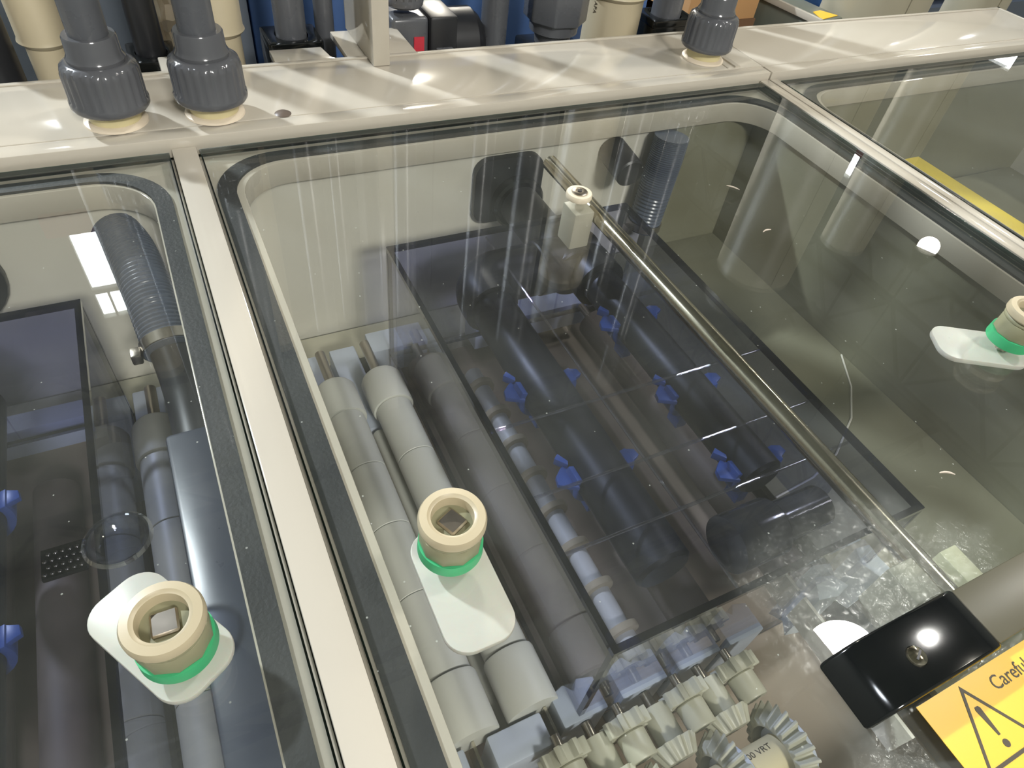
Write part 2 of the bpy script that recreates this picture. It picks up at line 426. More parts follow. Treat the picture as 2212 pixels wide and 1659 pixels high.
# curved seam of the tray
o = MB().sweep([(0.49, 0.215, -0.2245), (0.55, 0.22, -0.2245), (0.60, 0.235, -0.2245), (0.66, 0.27, -0.2245), (0.70, 0.31, -0.2245), (0.732, 0.36, -0.2245)], 0.0012, 8).build('sealing_bead', cream_w, TM)

# ================================================================== GLASS LIDS
def lid(label, x0, x1, y0=-0.30, y1=0.6735):
    t = thing('glass_lid', label, 'lid', ((x0 + x1) / 2, (y0 + y1) / 2, -0.008), 'clear glass lids of the tanks')
    e = 0.0012
    p = MB()
    p.add([(x0 + e, y0 + e, 0), (x1 - e, y0 + e, 0), (x1 - e, y1 - e, 0), (x0 + e, y1 - e, 0)], [(0, 1, 2, 3)])
    p.add([(x0 + e, y0 + e, -0.008), (x1 - e, y0 + e, -0.008), (x1 - e, y1 - e, -0.008), (x0 + e, y1 - e, -0.008)], [(3, 2, 1, 0)])
    p.build('glass_pane', glass_m, t)
    MB().ring(rrect(x0, x1, y0, y1, 0.0004), rrect(x0 + e, x1 - e, y0 + e, y1 - e, 0.0003), -0.0038, 0.0).ring(
        rrect(x0, x1, y0, y1, 0.0004), rrect(x0 + e, x1 - e, y0 + e, y1 - e, 0.0003), -0.008, -0.0044).build('glass_edge', edge_m, t)
    return t
LM = lid('clear glass lid over the middle tank, with a steel rod and a black handle', 0.0245, 0.7455)
LL = lid('clear glass lid over the left tank reflecting a bright window', -0.742, -0.0025)
LR = lid('clear glass lid over the right tank, at the right edge', 0.7815, 1.50)
# wet film under the near part of the middle lid
nt = film.node_tree; N = nt.nodes; L = nt.links
outn = [n for n in N if n.type == 'OUTPUT_MATERIAL'][0]; srcs = outn.inputs[0].links[0].from_socket
geo_ = N.new('ShaderNodeNewGeometry'); sub_ = N.new('ShaderNodeVectorMath'); sub_.operation = 'SUBTRACT'; sub_.inputs[1].default_value = (0.325, 0.010, -0.0081)
L.new(geo_.outputs['Position'], sub_.inputs[0])
scl = N.new('ShaderNodeVectorMath'); scl.operation = 'MULTIPLY'; scl.inputs[1].default_value = (1.0, 1.25, 1.0); L.new(sub_.outputs[0], scl.inputs[0])
ln = N.new('ShaderNodeVectorMath'); ln.operation = 'LENGTH'; L.new(scl.outputs[0], ln.inputs[0])
nzz = N.new('ShaderNodeTexNoise'); nzz.inputs['Scale'].default_value = 7; nzz.inputs['Detail'].default_value = 8; nzz.inputs['Distortion'].default_value = 1.0
L.new(geo_.outputs['Position'], nzz.inputs['Vector'])
ma_ = N.new('ShaderNodeMath'); ma_.operation = 'MULTIPLY_ADD'; ma_.inputs[1].default_value = 0.18; L.new(nzz.outputs['Fac'], ma_.inputs[0]); L.new(ln.outputs['Value'], ma_.inputs[2])
mr_ = N.new('ShaderNodeMapRange'); mr_.interpolation_type = 'SMOOTHSTEP'
mr_.inputs['From Min'].default_value = 0.15; mr_.inputs['From Max'].default_value = 0.225; mr_.inputs['To Min'].default_value = 0.0; mr_.inputs['To Max'].default_value = 1.0
L.new(ma_.outputs[0], mr_.inputs[0])
tr_ = N.new('ShaderNodeBsdfTransparent'); mx_ = N.new('ShaderNodeMixShader')
L.new(mr_.outputs[0], mx_.inputs[0]); L.new(srcs, mx_.inputs[1]); L.new(tr_.outputs[0], mx_.inputs[2]); L.new(mx_.outputs[0], outn.inputs[0])
fm = MB().add([(x, y, -0.0081) for x, y in ((0.06, -0.29), (0.73, -0.29), (0.73, 0.30), (0.06, 0.30))], [(0, 1, 2, 3)]).build('condensation_film', film, LM)
sub(fm, 'rippled film of condensation')

# ------------------------------------------------------------------ handle, label
HX = 0.238
t = MB().box(0.340, 0.72, 0.001, 0.0355, 0.0005, 0.0075).build('lid_handle', handle_m, LM, bevel=0.0008); sub(t, 'flat taupe handle bar with a black screwed end')
clipm = MB()
# end bracket: rounded block, tall over the screw, with curved foot at its left
prof = [(0.2475, 0.0002), (0.258, 0.0002), (0.267, 0.006), (0.280, 0.0078), (0.336, 0.0078), (0.342, 0.0077), (0.350, 0.0077), (0.350, 0.012), (0.343, 0.0175), (0.335, 0.0185), (0.268, 0.0185), (0.260, 0.0155), (0.2535, 0.009)]
n = len(prof)
vs = [(x, -0.001, z) for x, z in prof] + [(x, 0.036, z) for x, z in prof]
clipm.add(vs, [tuple(range(n)), tuple(range(n, 2 * n))[::-1]] + [(i, n + i, n + (i + 1) % n, (i + 1) % n) for i in range(n)])
eb_ = clipm.build('end_bracket', gloss_black, t, bevel=0.0022, seg=3)
sc_ = MB().lathe([(0.0, 0.0222), (0.0028, 0.0220), (0.0052, 0.0208), (0.0058, 0.0196), (0.0058, 0.0180)][::-1], Matrix.Translation((0.291, 0.0155, -0.001)), 28).build('screw', steel, t); sub(sc_, 'domed steel screw')
MB().box(-0.0033, 0.0033, -0.0006, 0.0006, 0.0209, 0.02135, Matrix.Translation((0.291, 0.0155, 0)) @ Matrix.Rotation(0.5, 4, 'Z')).build('screw_slot', black_pl, t)

t = MB().box(0.2835, 0.46, -0.12, -0.0035, 0.0002, 0.0005).build('warning_label', yellow_m, LM); sub(t, 'yellow warning label with exclamation triangle')
def tri(cx, top, half, hh): return [(cx, top), (cx - half, top - hh), (cx + half, top - hh)]
def scaled(p, c, k): return [((x - c[0]) * k + c[0], (y - c[1]) * k + c[1]) for x, y in p]
T0 = tri(0.3155, -0.0055, 0.0225, 0.0385); cen = (0.3155, -0.0055 - 0.0385 * 2 / 3)
MB().ring(T0, scaled(T0, cen, 0.86), 0.0005, 0.0007).build('triangle', ink, t)
MB().prism([(0.3155 + dx, y) for dx, y in ((-0.0020, -0.0185), (-0.0012, -0.0172), (0.0012, -0.0172), (0.0020, -0.0185), (0.0008, -0.0325), (-0.0008, -0.0325))], 0.0005, 0.0007).prism(
    [(0.3155 + 0.0021 * math.cos(a * PI / 8), -0.0368 + 0.0021 * math.sin(a * PI / 8)) for a in range(16)], 0.0005, 0.0007).build('exclamation_mark', ink, t)
text_mesh('Careful', 0.0105, Matrix.Translation((0.3345, -0.0165, 0.0006)), ink, 'lettering', t, extr=0.0001)

# ------------------------------------------------------------------ lid latches
def latch(label, lidobj, x, y, ang):
    T = Matrix.Translation((x, y, 0)); h = 0.0085
    t = MB().lathe([(0.0172, 0.0185 + h), (0.0188, 0.0195 + h), (0.0194, 0.0205 + h), (0.0194, 0.0240 + h), (0.0184, 0.0262 + h), (0.0142, 0.0268 + h), (0.0130, 0.0258 + h), (0.0122, 0.0255 + h), (0.0117, 0.0215 + h), (0.0117, 0.0150), (0.0165, 0.0150)], T, 56, close=True).build('lid_latch', ivory, lidobj, ang=28)
    sub(t, label)
    nutp = [(0.0184 * math.cos((k + 0.5) * PI / 5), 0.0184 * math.sin((k + 0.5) * PI / 5)) for k in range(10)]
    MB().prism(nutp, 0.0095, 0.0150 + h, T).lathe([(0.0176, 0.0150 + h), (0.0180, 0.0158 + h), (0.0180, 0.0172 + h), (0.0172, 0.0186 + h)], T, 48).build('nut', mat('beige_grey_nut', (138, 136, 108), 0.45), t, bevel=0.0005)
    MB().lathe([(0.012, 0.0001), (0.0190, 0.0001), (0.0194, 0.0012), (0.0190, 0.0094), (0.012, 0.0094)], T, 48).build('seal_ring', green, t)
    R = T @ Matrix.Rotation(ang * 0.3 + 0.45, 4, 'Z')
    s = 0.0064
    MB().box(-s, s, -s, s, 0.0187, 0.0235 + h * 0.7, R).build('bolt', steel_b, t, bevel=0.0010, seg=1, ang=20)
    MB().cyl((x, y, -0.016), (x, y, 0.0187), 0.005, 16).build('spindle', steel_b, t)
    L = 0.059
    poly = rrect(-0.0215, 0.0215, -L, 0.021, 0.0145, 8)
    MB().prism(poly, -0.0155, -0.0105, T @ Matrix.Rotation(ang, 4, 'Z')).build('cam_plate', natural, t, bevel=0.001)
    return t
latch('round cream latch with its white cam plate pointing toward the viewer', LM, 0.0885, 0.180, 0.0)
latch('round cream latch with its cam plate pointing away to the left', LL, -0.0600, 0.180, math.radians(211))
latch('round cream latch cut off by the right edge of the picture', LM, 0.616, 0.183, math.radians(-120))

# ------------------------------------------------------------------ rod and its clamps
o = MB().cyl((0.3735, 0.590, -0.0175), (0.3735, 0.034, -0.0175), 0.0086, 32, ch=0.003).build('steel_rod', steel, LM)
def clamp(y, washer=True):
    t = MB().box(0.342, 0.3645, y - 0.013, y + 0.013, -0.050, -0.0086).build('rod_clamp', mat('grey_clamp_block', (164, 160, 146), 0.45), LM, bevel=0.0015)
    if washer:
        T = Matrix.Translation((0.353, y + 0.004, 0))
        MB().lathe([(0.0, 0.0), (0.0128, 0.0), (0.0132, 0.001), (0.0132, 0.0048), (0.0124, 0.006), (0.0, 0.006)], T, 48).build('washer', mat('white_washer', (216, 204, 180), 0.4), t)
        MB().lathe([(0.0078, 0.0058), (0.008, 0.0068), (0.0066, 0.0076), (0.0036, 0.0076), (0.0034, 0.0072), (0.0, 0.0072)], T, 36).build('screw', steel_b, t)
        MB().prism([(0.0024 * math.cos(k * PI / 3), 0.0024 * math.sin(k * PI / 3)) for k in range(6)], 0.0072, 0.0077, T).build('hex_socket', black_pl, t)
    return t
clamp(0.488)
clamp(0.052, False)

# debris
def flake(label, x, y, a, k):
    pts = [(x + 0.006 * k * (i / 6 - 0.5) * math.cos(a) - 0.0015 * math.sin(a) * math.cos((i / 6 - 0.5) * 3), y + 0.006 * k * (i / 6 - 0.5) * math.sin(a) + 0.0015 * math.cos(a) * math.cos((i / 6 - 0.5) * 3), 0.001) for i in range(7)]
    o = MB().sweep(pts, [0.0003, 0.0006, 0.0008, 0.0008, 0.0008, 0.0006, 0.0003], 8).build('plastic_shaving', mat('pale_shaving', (205, 192, 176), 0.5))
    tag(o, label, 'debris', 'small shavings on the middle glass lid')
flake('pale curled shaving on the glass at the far right of the clamp washer', 0.526, 0.4605, -0.9, 2.4)
flake('small curled shaving on the glass near the middle of the lid right side', 0.5085, 0.384, 0.1, 1.9)
flake('brownish shaving on the glass between the rod and the handle bar', 0.4345, 0.1005, -0.5, 1.9)

# ================================================================== REAR DUCT COVERS
def cover(label, x0, x1, gap0, gap1, endridge=False):
    t = thing('duct_cover', label, 'cover', ((x0 + x1) / 2, 0.75, 0.0), 'cream covers along the back of the tanks')
    MB().box(x0, x1, 0.7005, 0.826, -0.02, 0.0105).build('top_plate', cream, t, bevel=0.0012)
    MB().box(x0 + gap0, x1 - gap1, 0.680, 0.7005, -0.0095, 0.0100).build('front_lip', cream, t, bevel=0.0012)
    MB().box(x0, x1, 0.8215, 0.8275, 0.0095, 0.0120).build('rear_ridge', cream, t, bevel=0.0008)
    MB().box(x0, x1, 0.690, 0.820, -0.36, -0.02).build('duct_body', cream_w, t)
    MB().box(x0 + 0.02, x1 - 0.02, 0.70, 0.81, ZF, -0.36).build('stand', grey_cab, t)
    if endridge: MB().box(x1 - 0.006, x1, 0.68, 0.8275, 0.0095, 0.0120).build('end_ridge', cream, t, bevel=0.0008)
    return t
c1 = cover('long cream duct cover behind the glass lids, under the grey pipe unions', -0.80, 0.7655, 0, 0.0010)
c2 = cover('cream duct cover at the upper right, past the dark joint line', 0.7662, 1.45, 0.0010, 0, True)
sc_ = MB().lathe([(0.0, 0.0125), (0.006, 0.012), (0.0085, 0.0105)][::-1], Matrix.Translation((0.114, 0.7065, 0)), 24).build('screw_head', mat('brown_grey_screw', (96, 84, 74), 0.4), c1)
MB().box(0.7055, 0.7075, 0.703, 0.75, 0.0105, 0.0113).box(0.7185, 0.7265, 0.703, 0.75, 0.0105, 0.0125).box(0.7275, 0.7285, 0.703, 0.75, 0.0105, 0.0108).build('raised_strip', cream, c1)

# mounting plates and post behind the cover
t = thing('post_bracket', 'upright cream flat post standing on a cream foot plate behind the cover', 'bracket', (0.25, 0.86, 0.0))
MB().box(0.2405, 0.2610, 0.797, 0.915, 0.0106, 0.62).build('post', cream, t, bevel=0.0012)
MB().prism([(0.219, 0.829), (0.307, 0.829), (0.307, 0.910), (0.219, 0.910)], 0.002, 0.0100).build('foot_plate', cream, t, bevel=0.001)
o = MB().prism([(0.134, 0.829), (0.207, 0.829), (0.200, 0.838), (0.196, 0.866), (0.134, 0.866)], 0.002, 0.010).build('clip_plate', cream, bevel=0.001); tag(o, 'cream support plate in front of the black pipe clip, left of the post', 'plate')

# ================================================================== PIPE UNIONS ON THE COVER
def union(label, x, y, top=0.50, text=None, R=0.0348):
    t = thing('pipe_union', label, 'pipe fitting', (x, y, 0.0105), 'grey pipe unions on the cream cover')
    T = Matrix.Translation((x, y, 0)); k = R / 0.0365
    st = MB().lathe([(0.0245 * k, 0.0105), (0.0245 * k, 0.03), (0.0, 0.03)], T, 48).build('stub', mat('yellowed_stub', (206, 194, 150), 0.35), t)
    MB().lathe([(0.024 * k, 0.0107), (0.0305 * k, 0.0107), (0.030 * k, 0.0125), (0.027 * k, 0.0140), (0.0245 * k, 0.0145)], T, 48).build('weld_bead', mat('weld_bead_plastic', (222, 208, 186), 0.4, bump=0.6, bscale=120), t)
    pr = [(0.030, 0.0262), (0.0350, 0.0268), (R / k, 0.0290), (R / k, 0.0335), (0.0352, 0.0355), (0.0350, 0.0600), (0.0335, 0.0655), (0.0290, 0.0685), (0.0262, 0.0690)]
    pr = [(a * k, b) for a, b in pr]
    nut = MB(); n = 96; vs = []; K = len(pr)
    for i in range(n):
        a = 2 * PI * i / n
        for j, (r, z) in enumerate(pr):
            if j in (4, 5) and i % 4 == 0: r -= 0.0014
            if j in (4, 5) and i % 4 == 2: r += 0.0004
            vs.append((r * math.cos(a), r * math.sin(a), z))
    fs = [(i * K + j, ((i + 1) % n) * K + j, ((i + 1) % n) * K + j + 1, i * K + j + 1) for i in range(n) for j in range(K - 1)]
    fs += [tuple(i * K for i in range(n))[::-1], tuple(i * K + K - 1 for i in range(n))]
    nut.add(vs, fs, T).build('union_nut', pvc_gloss, t, ang=50)
    MB().lathe([(0.0258 * k, 0.069), (0.0262 * k, 0.072), (0.0240 * k, 0.0760), (0.0236 * k, 0.090), (0.0226 * k, 0.0915), (0.0200 * k, 0.0915)], T, 48).build('collar', pvc_gloss, t)
    p = MB().cyl((x, y, 0.0912), (x, y, top), 0.0176 * k, 40).build('pipe', pvc, t)
    if text:
        # lettering reads up the pipe, facing the viewer
        ang = math.atan2(-y, -x + 0.0) + 0.15
        n_ = Vector((math.cos(ang), math.sin(ang), 0)); up = Vector((0, 0, -1)); s_ = n_.cross(up)
        m = Matrix.Identity(4)
        for i in range(3):
            m[i][0] = up[i]; m[i][1] = s_[i]; m[i][2] = n_[i]
            m[i][3] = (Vector((x, y, 0.155)) + n_ * (0.0176 * k + 0.0001))[i]
        text_mesh(text, 0.011, m, mat('faded_black_print', (46, 46, 50), 0.5), 'print', p, cylr=0.0176 * k, extr=0.0001)
    return t
union('grey pipe union leftmost on the cream cover', -0.0405, 0.727)
union('grey pipe union second from the left, pipe with faded black print', 0.050, 0.7235, text='8 IAVY')
union('grey pipe union at the right, near the joint of the two covers', 0.6895, 0.7400)

# ================================================================== BEHIND THE MACHINE
def vpipe(label, x, y, r, top, bot, material, sock=None, text=None, name='vertical_pipe'):
    t = thing(name, label, 'pipe', (x, y, bot), None)
    p = MB().cyl((x, y, bot), (x, y, top), r, 36).build('pipe_run', material, t)
    if sock is not None:
        MB().lathe([(r, sock - 0.004), (r + 0.0045, sock), (r + 0.006, sock + 0.002), (r + 0.0045, sock + 0.006), (r + 0.004, top), (r, top)], Matrix.Translation((x, y, 0)), 40).build('socket', material, t)
    if text:
        ang = math.atan2(-y, -x) - 0.75
        n_ = Vector((math.cos(ang), math.sin(ang), 0)); up = Vector((0, 0, -1)); s_ = n_.cross(up)
        m = Matrix.Identity(4)
        for i in range(3):
            m[i][0] = up[i]; m[i][1] = s_[i]; m[i][2] = n_[i]
            m[i][3] = (Vector((x, y, 0.047)) + n_ * (r + 0.0002))[i]
        text_mesh(text, 0.009, m, ink, 'print', p, cylr=r, extr=0.0001)
    return t
vpipe('cream pipe with a wide socket at the far left behind the cover', -0.0955, 0.93, 0.022, 0.50, -0.9, pipe_cream, sock=0.012)
vpipe('cream pipe behind the second union, in front of the blue cabinet', 0.0905, 0.93, 0.0225, 0.50, -0.9, pipe_cream, sock=0.012)
vpipe('wide cream pipe with black vertical print, right of the octagonal union', 0.668, 0.94, 0.0435, 0.50, -0.9, pipe_cream, sock=0.030, text='0 VI T APA')
vpipe('plain grey pipe in front of the blue cabinet, right of the motor valve', 0.470, 0.95, 0.0195, 0.50, -0.9, pvc)
vpipe('narrow grey pipe directly left of the cream post', 0.2235, 0.955, 0.0125, 0.50, -0.9, pvc)
vpipe('dark pipe at the far left edge behind the cover', -0.146, 0.90, 0.022, 0.105, -0.9, black_pl)
def clip_pipe(label, x, y, r, zc, w=0.036):
    t = thing('clipped_pipe', label, 'pipe', (x, y, zc - 0.05), 'dark pipes sitting in black clips')
    MB().cyl((x, y, zc), (x, y, 0.50), r, 36).build('pipe_run', black_pl if r < 0.018 else pvc, t)
    MB().ring(rrect(x - w, x + w, y - 0.03, y + 0.03, 0.004, 3), rrect(x - r - 0.001, x + r + 0.001, y - r - 0.001, y + r + 0.001, r * 0.9, 3), zc - 0.006, zc + 0.004).box(
        x - w, x + w, y - 0.03, y + 0.03, zc - 0.05, zc - 0.006).build('clip', gloss_black, t, bevel=0.001)
    MB().cyl((x, y, -0.9), (x, y, zc - 0.05), r, 24).build('lower_pipe', pvc, t)
    return t
clip_pipe('grey pipe in a black clip between second union and cream post', 0.1735, 0.925, 0.019, 0.0, 0.034)
clip_pipe('black pipe in a black clip between the first two unions', 0.0078, 0.915, 0.0165, -0.006, 0.026)
clip_pipe('black pipe in a black clip right of the wide cream pipe', 0.775, 0.945, 0.024, -0.012, 0.042)
o = MB().box(0.752, 0.85, 0.828, 0.885, -0.06, -0.012).build('support_block', cream, bevel=0.002); tag(o, 'cream block below the black clip left of the right union', 'block')
o = MB().box(0.012, 0.05, 0.829, 0.875, -0.02, 0.008).build('support_block', cream, bevel=0.002); tag(o, 'cream block between the first two unions behind the cover', 'block')

# octagonal union
t = thing('octagonal_union', 'dark eight-sided union in front of the blue cabinet, left of the wide cream pipe', 'pipe fitting', (0.556, 0.925, -0.06))
T = Matrix.Translation((0.556, 0.925, 0))
MB().prism([(0.0475 * math.cos(k * PI / 4 + 0.3), 0.0475 * math.sin(k * PI / 4 + 0.3)) for k in range(8)], 0.004, 0.075, T).build('hex_nut', pvc, t, bevel=0.003)
MB().lathe([(0.026, -0.03), (0.028, -0.016), (0.036, -0.012), (0.037, 0.004)], T, 40).build('collar', pvc, t)
MB().cyl((0.556, 0.925, 0.075), (0.556, 0.925, 0.50), 0.030, 32).build('pipe_run', pvc, t)
MB().box(0.512, 0.60, 0.888, 0.962, -0.08, -0.03).build('clip', gloss_black, t, bevel=0.004)
MB().cyl((0.556, 0.925, -0.9), (0.556, 0.925, -0.08), 0.024, 24).build('lower_pipe', pvc, t)

# motor valve
t = thing('motor_valve', 'black motor valve with a red tag, right of the cream post', 'valve', (0.40, 0.94, -0.06))
MB().lathe([(0.022, 0.030), (0.0255, 0.033), (0.0262, 0.038), (0.0250, 0.041), (0.0250, 0.09), (0.020, 0.10)], Matrix.Translation((0.325, 0.93, 0)), 64, flute=(16, 0.0016, 3, 4)).build('fluted_nut', pvc_gloss, t)
MB().cyl((0.325, 0.93, 0.10), (0.325, 0.93, 0.50), 0.018, 24).build('pipe_run', pvc, t)
MB().box(0.300, 0.352, 0.905, 0.955, -0.06, 0.022).build('valve_body', pvc, t, bevel=0.006, seg=3)
MB().box(0.352, 0.392, 0.900, 0.990, -0.07, 0.023).build('coupling_block', black_pl, t, bevel=0.004)
MB().lathe([(0.0, 0.0), (0.041, 0.0), (0.044, 0.004), (0.044, 0.040), (0.036, 0.050), (0.030, 0.052), (0.026, 0.057), (0.0, 0.057)], frame((0.390, 0.950, -0.028), (1, 0, 0)), 40).build('motor_housing', black_pl, t)
MB().box(0.360, 0.385, 0.893, 0.903, -0.035, -0.016).build('cable_gland', pvc, t, bevel=0.002)
tg = MB().box(0.330, 0.3445, 0.9035, 0.9052, -0.045, -0.002).build('tag', mat('red_tag', (196, 52, 66), 0.4), t); sub(tg, 'red tag')
MB().cyl((0.325, 0.93, -0.9), (0.325, 0.93, -0.06), 0.018, 24).build('lower_pipe', pvc, t)

# cabinets
t = thing('blue_cabinet', 'blue painted cabinet behind the pipes', 'cabinet', (0.50, 1.3, ZF))
MB().box(0.155, 0.87, 1.12, 1.50, ZF + 0.04, 0.10).build('cabinet_body', blue_cab, t, bevel=0.003)
MB().box(0.17, 0.855, 1.14, 1.48, ZF, ZF + 0.04).build('plinth', black_pl, t)
MB().box(0.440, 0.443, 1.118, 1.1205, ZF + 0.06, 0.08).build('door_seam', black_pl, t)
o = MB().box(-0.34, 0.150, 1.10, 1.40, ZF, 0.17).build('slate_cabinet', grey_cab, bevel=0.003); tag(o, 'slate grey cabinet behind the cream pipe at the upper left', 'cabinet')
# crumpled foil between cabinets
fb = MB(); fv = []; fx = 7; fz = 16
for j in range(fz):
    for i in range(fx):
        fv.append((0.024 + 0.006 * i + random.uniform(-.002, .002), 0.99 + random.uniform(-0.012, 0.012), -0.10 + 0.015 * j))
fv2 = [(x, y + 0.004, z) for x, y, z in fv]
ff = [(j * fx + i, j * fx + i + 1, (j + 1) * fx + i + 1, (j + 1) * fx + i) for j in range(fz - 1) for i in range(fx - 1)]
n = len(fv); per = list(range(fx)) + [j * fx + fx - 1 for j in range(1, fz)] + [(fz - 1) * fx + i for i in range(fx - 2, -1, -1)] + [j * fx for j in range(fz - 2, 0, -1)]
fb.add(fv + fv2, ff + [tuple(n + k for k in f[::-1]) for f in ff] + [(per[k], per[(k + 1) % len(per)], n + per[(k + 1) % len(per)], n + per[k]) for k in range(len(per))])
o = fb.build('crumpled_wrap', mat('crumpled_pale_film', (190, 178, 156), 0.25, bump=0.6, bscale=80)); tag(o, 'crumpled pale plastic wrap behind the second union', 'wrap')

# right background
t = thing('cardboard_box', 'brown cardboard box behind the right union', 'box', (1.22, 1.40, -0.52))
MB().box(1.12, 1.325, 1.29, 1.50, -0.50, -0.055).build('carton', carton, t, bevel=0.004)
MB().box(1.12, 1.325, 1.285, 1.50, -0.52, -0.165).build('carton_base', mat('dark_cardboard', (104, 76, 52), 0.8), t)
o = MB().box(1.08, 1.335, 1.24, 1.52, ZF, -0.521).build('work_table', grey_cab, bevel=0.004); tag(o, 'grey stand carrying the cardboard box', 'table')
t = thing('conveyor_guard', 'tilted grey machine guard with a pale edge and yellow label, behind the cover', 'guard', (1.52, 1.35, -0.5))
Mg = Matrix.Translation((1.395, 1.155, -0.128)) @ Matrix.Rotation(math.radians(8), 4, 'Z')
MB().box(0, 0.080, 0, 0.42, -0.30, 0.0, Mg).build('guard_panel', mat('grey_green_guard', (104, 108, 98), 0.35), t, bevel=0.003)
MB().box(-0.006, 0.004, 0, 0.42, -0.01, 0.004, Mg).build('edge_strip', cream, t, bevel=0.001)
lb = MB().prism([(0.008, 0.006), (0.074, 0.012), (0.056, 0.050), (0.028, 0.048)], 0.0003, 0.0014, Mg).build('yellow_label', yellow_m, t); sub(lb, 'small yellow warning label')
MB().box(0.01, 0.070, 0.02, 0.4, -0.89, -0.30, Mg).build('guard_stand', grey_cab, t)
duct_m = mat('grey_beige_duct', (158, 152, 132), 0.42, var=0.05, nscale=3)
def duct(label, x, y, r):
    t = thing('exhaust_duct', label, 'duct', (x, y, ZF), 'wide grey beige vertical ducts')
    MB().cyl((x, y, ZF), (x, y, 0.9), r, 64).build('duct_tube', duct_m, t)
    MB().box(x - 0.3 * r, x - 0.3 * r + 0.004, y - r * 0.954 - 0.003, y - r * 0.9, ZF, 0.9).build('welded_seam', duct_m, t)
duct('wide grey beige duct directly behind the cover, the left one of two', 1.605, 1.20, 0.118)
duct('wide grey beige duct at the top right corner of the cover', 2.03, 1.22, 0.075)
bp = mat('bright_blue_pipe', (66, 128, 214), 0.35, var=0.06)
for k, (z, yy) in enumerate(((-0.10, 1.60), (-0.215, 1.60))):
    o = MB().cyl((1.60, yy, z), (3.3, yy, z), 0.055, 28).build('blue_pipe', bp)
    tag(o, ['upper bright blue horizontal pipe at the top right', 'lower bright blue horizontal pipe at the top right'][k], 'pipe', 'blue pipes behind the ducts')
o = MB().box(1.60, 3.3, 1.53, 1.67, ZF, -0.271).build('pipe_rack', grey_cab)
tag(o, 'grey rack carrying the blue pipes', 'rack')

# ================================================================== INSIDE THE MIDDLE TANK
# tinted box
BX0, BX1, BY0, BY1, BZ0, BZ1 = 0.1745, 0.4725, 0.1035, 0.561, -0.230, -0.070
def tinted_box(label, x0, x1, y0, y1, z0, z1, glint_rods=True, hole=(0.372, -0.103, 0.027)):
    t = thing('acrylic_cover_box', label, 'cover box', ((x0 + x1) / 2, (y0 + y1) / 2, z0), 'smoke blue acrylic cover boxes')
    w = 0.004
    MB().box(x0, x1, y0, y1, z1 - w, z1).build('top_panel', smoke, t)
    MB().box(x0, x0 + w, y0, y1, z0, z1 - w).build('side_panel', smoke, t)
    MB().box(x1 - w, x1, y0, y1, z0, z1 - w).build('side_panel', smoke, t)
    MB().box(x0 + w, x1 - w, y0, y0 + w, z0, z1 - w).build('end_panel', smoke, t)
    hx, hz, hr = hole
    F = Matrix(((1, 0, 0, 0), (0, 0, 1, 0), (0, 1, 0, 0), (0, 0, 0, 1)))
    tp = min(hz + hr, z1 - w - 0.0002)
    e2 = MB()
    e2.box(x0 + w, hx - hr, y1 - w, y1, z0, z1 - w).box(hx + hr, x1 - w, y1 - w, y1, z0, z1 - w).box(hx - hr, hx + hr, y1 - w, y1, z0, hz - hr).build('end_panel', smoke, t)
    e = 0.0002
    MB().ring(rrect(x0 - e, x1 + e, y0 - e, y1 + e, 0.0006, 2), rrect(x0 + w + 0.001, x1 - w - 0.001, y0 + w + 0.001, y1 - w - 0.001, 0.0005, 2), z1 - w - 0.001, z1 + e).build('top_edge', smoke_edge, t)
    for cx in (x0, x1 - w):
        for cy in (y0, y1 - w):
            MB().box(cx - e, cx + w + e, cy - e, cy + w + e, z0, z1 - w - 0.001).build('corner_edge', smoke_edge, t)
    MB().ring(rrect(x0 - e, x1 + e, y0 - e, y1 + e, 0.0006, 2), rrect(x0 + w, x1 - w, y0 + w, y1 - w, 0.0005, 2), z0, z0 + 0.004).build('bottom_edge', smoke_edge, t)
    if glint_rods:
        for yy in (0.181, 0.232, 0.303):  # bright rods stand in for ceiling reflections on the box top
            MB().cyl((x0 + w, yy, z1 - w - 0.0016), (x1 - w, yy, z1 - w - 0.0016), 0.0015, 12).build('cross_glint', glint_m, t)
        MB().cyl((0.2875, y0 + w, z1 - w - 0.0050), (0.2875, y1 - w, z1 - w - 0.0050), 0.0013, 12).build('long_glint', glint_m, t)
    return t
tinted_box('smoke tinted acrylic box in the middle tank, over black pipes', BX0, BX1, BY0, BY1, BZ0, BZ1)

# manifold
MZ = -0.103; r = 0.0255
t = thing('spray_manifold', 'black pipe manifold with tee and elbows inside the middle tinted box', 'manifold', (0.33, 0.35, MZ - 0.026))
MB().cyl((0.372, 0.6635, MZ), (0.372, 0.545, MZ), r, 40).build('inlet_pipe', black_pl, t)
MB().lathe([(0.026, 0), (0.033, 0.0), (0.034, 0.002), (0.034, 0.012), (0.031, 0.015), (0.026, 0.015)], frame((0.372, 0.6525, MZ), (0, -1, 0)), 36).build('wall_flange', gloss_black, t)
MB().cyl((0.372, 0.552, MZ), (0.372, 0.495, MZ), r + 0.0055, 40, ch=0.002).cyl((0.330, 0.517, MZ), (0.405, 0.517, MZ), r + 0.0055, 40, ch=0.002).build('tee', black_pl, t)
MB().sweep([(0.335, 0.517, MZ), (0.300, 0.517, MZ)] + arc_pts((0.288, 0.487, MZ), 0.030, 90, 180, 8, (1, 0, 0), (0, 1, 0)) + [(0.258, 0.47, MZ)], r + 0.004, 32).build('elbow', black_pl, t)
MB().sweep([(0.400, 0.517, MZ)] + arc_pts((0.372, 0.500, MZ), 0.018, 60, 0, 5, (1, 0, 0), (0, 1, 0)) + [(0.390, 0.47, MZ)], r + 0.004, 32).build('elbow', black_pl, t)
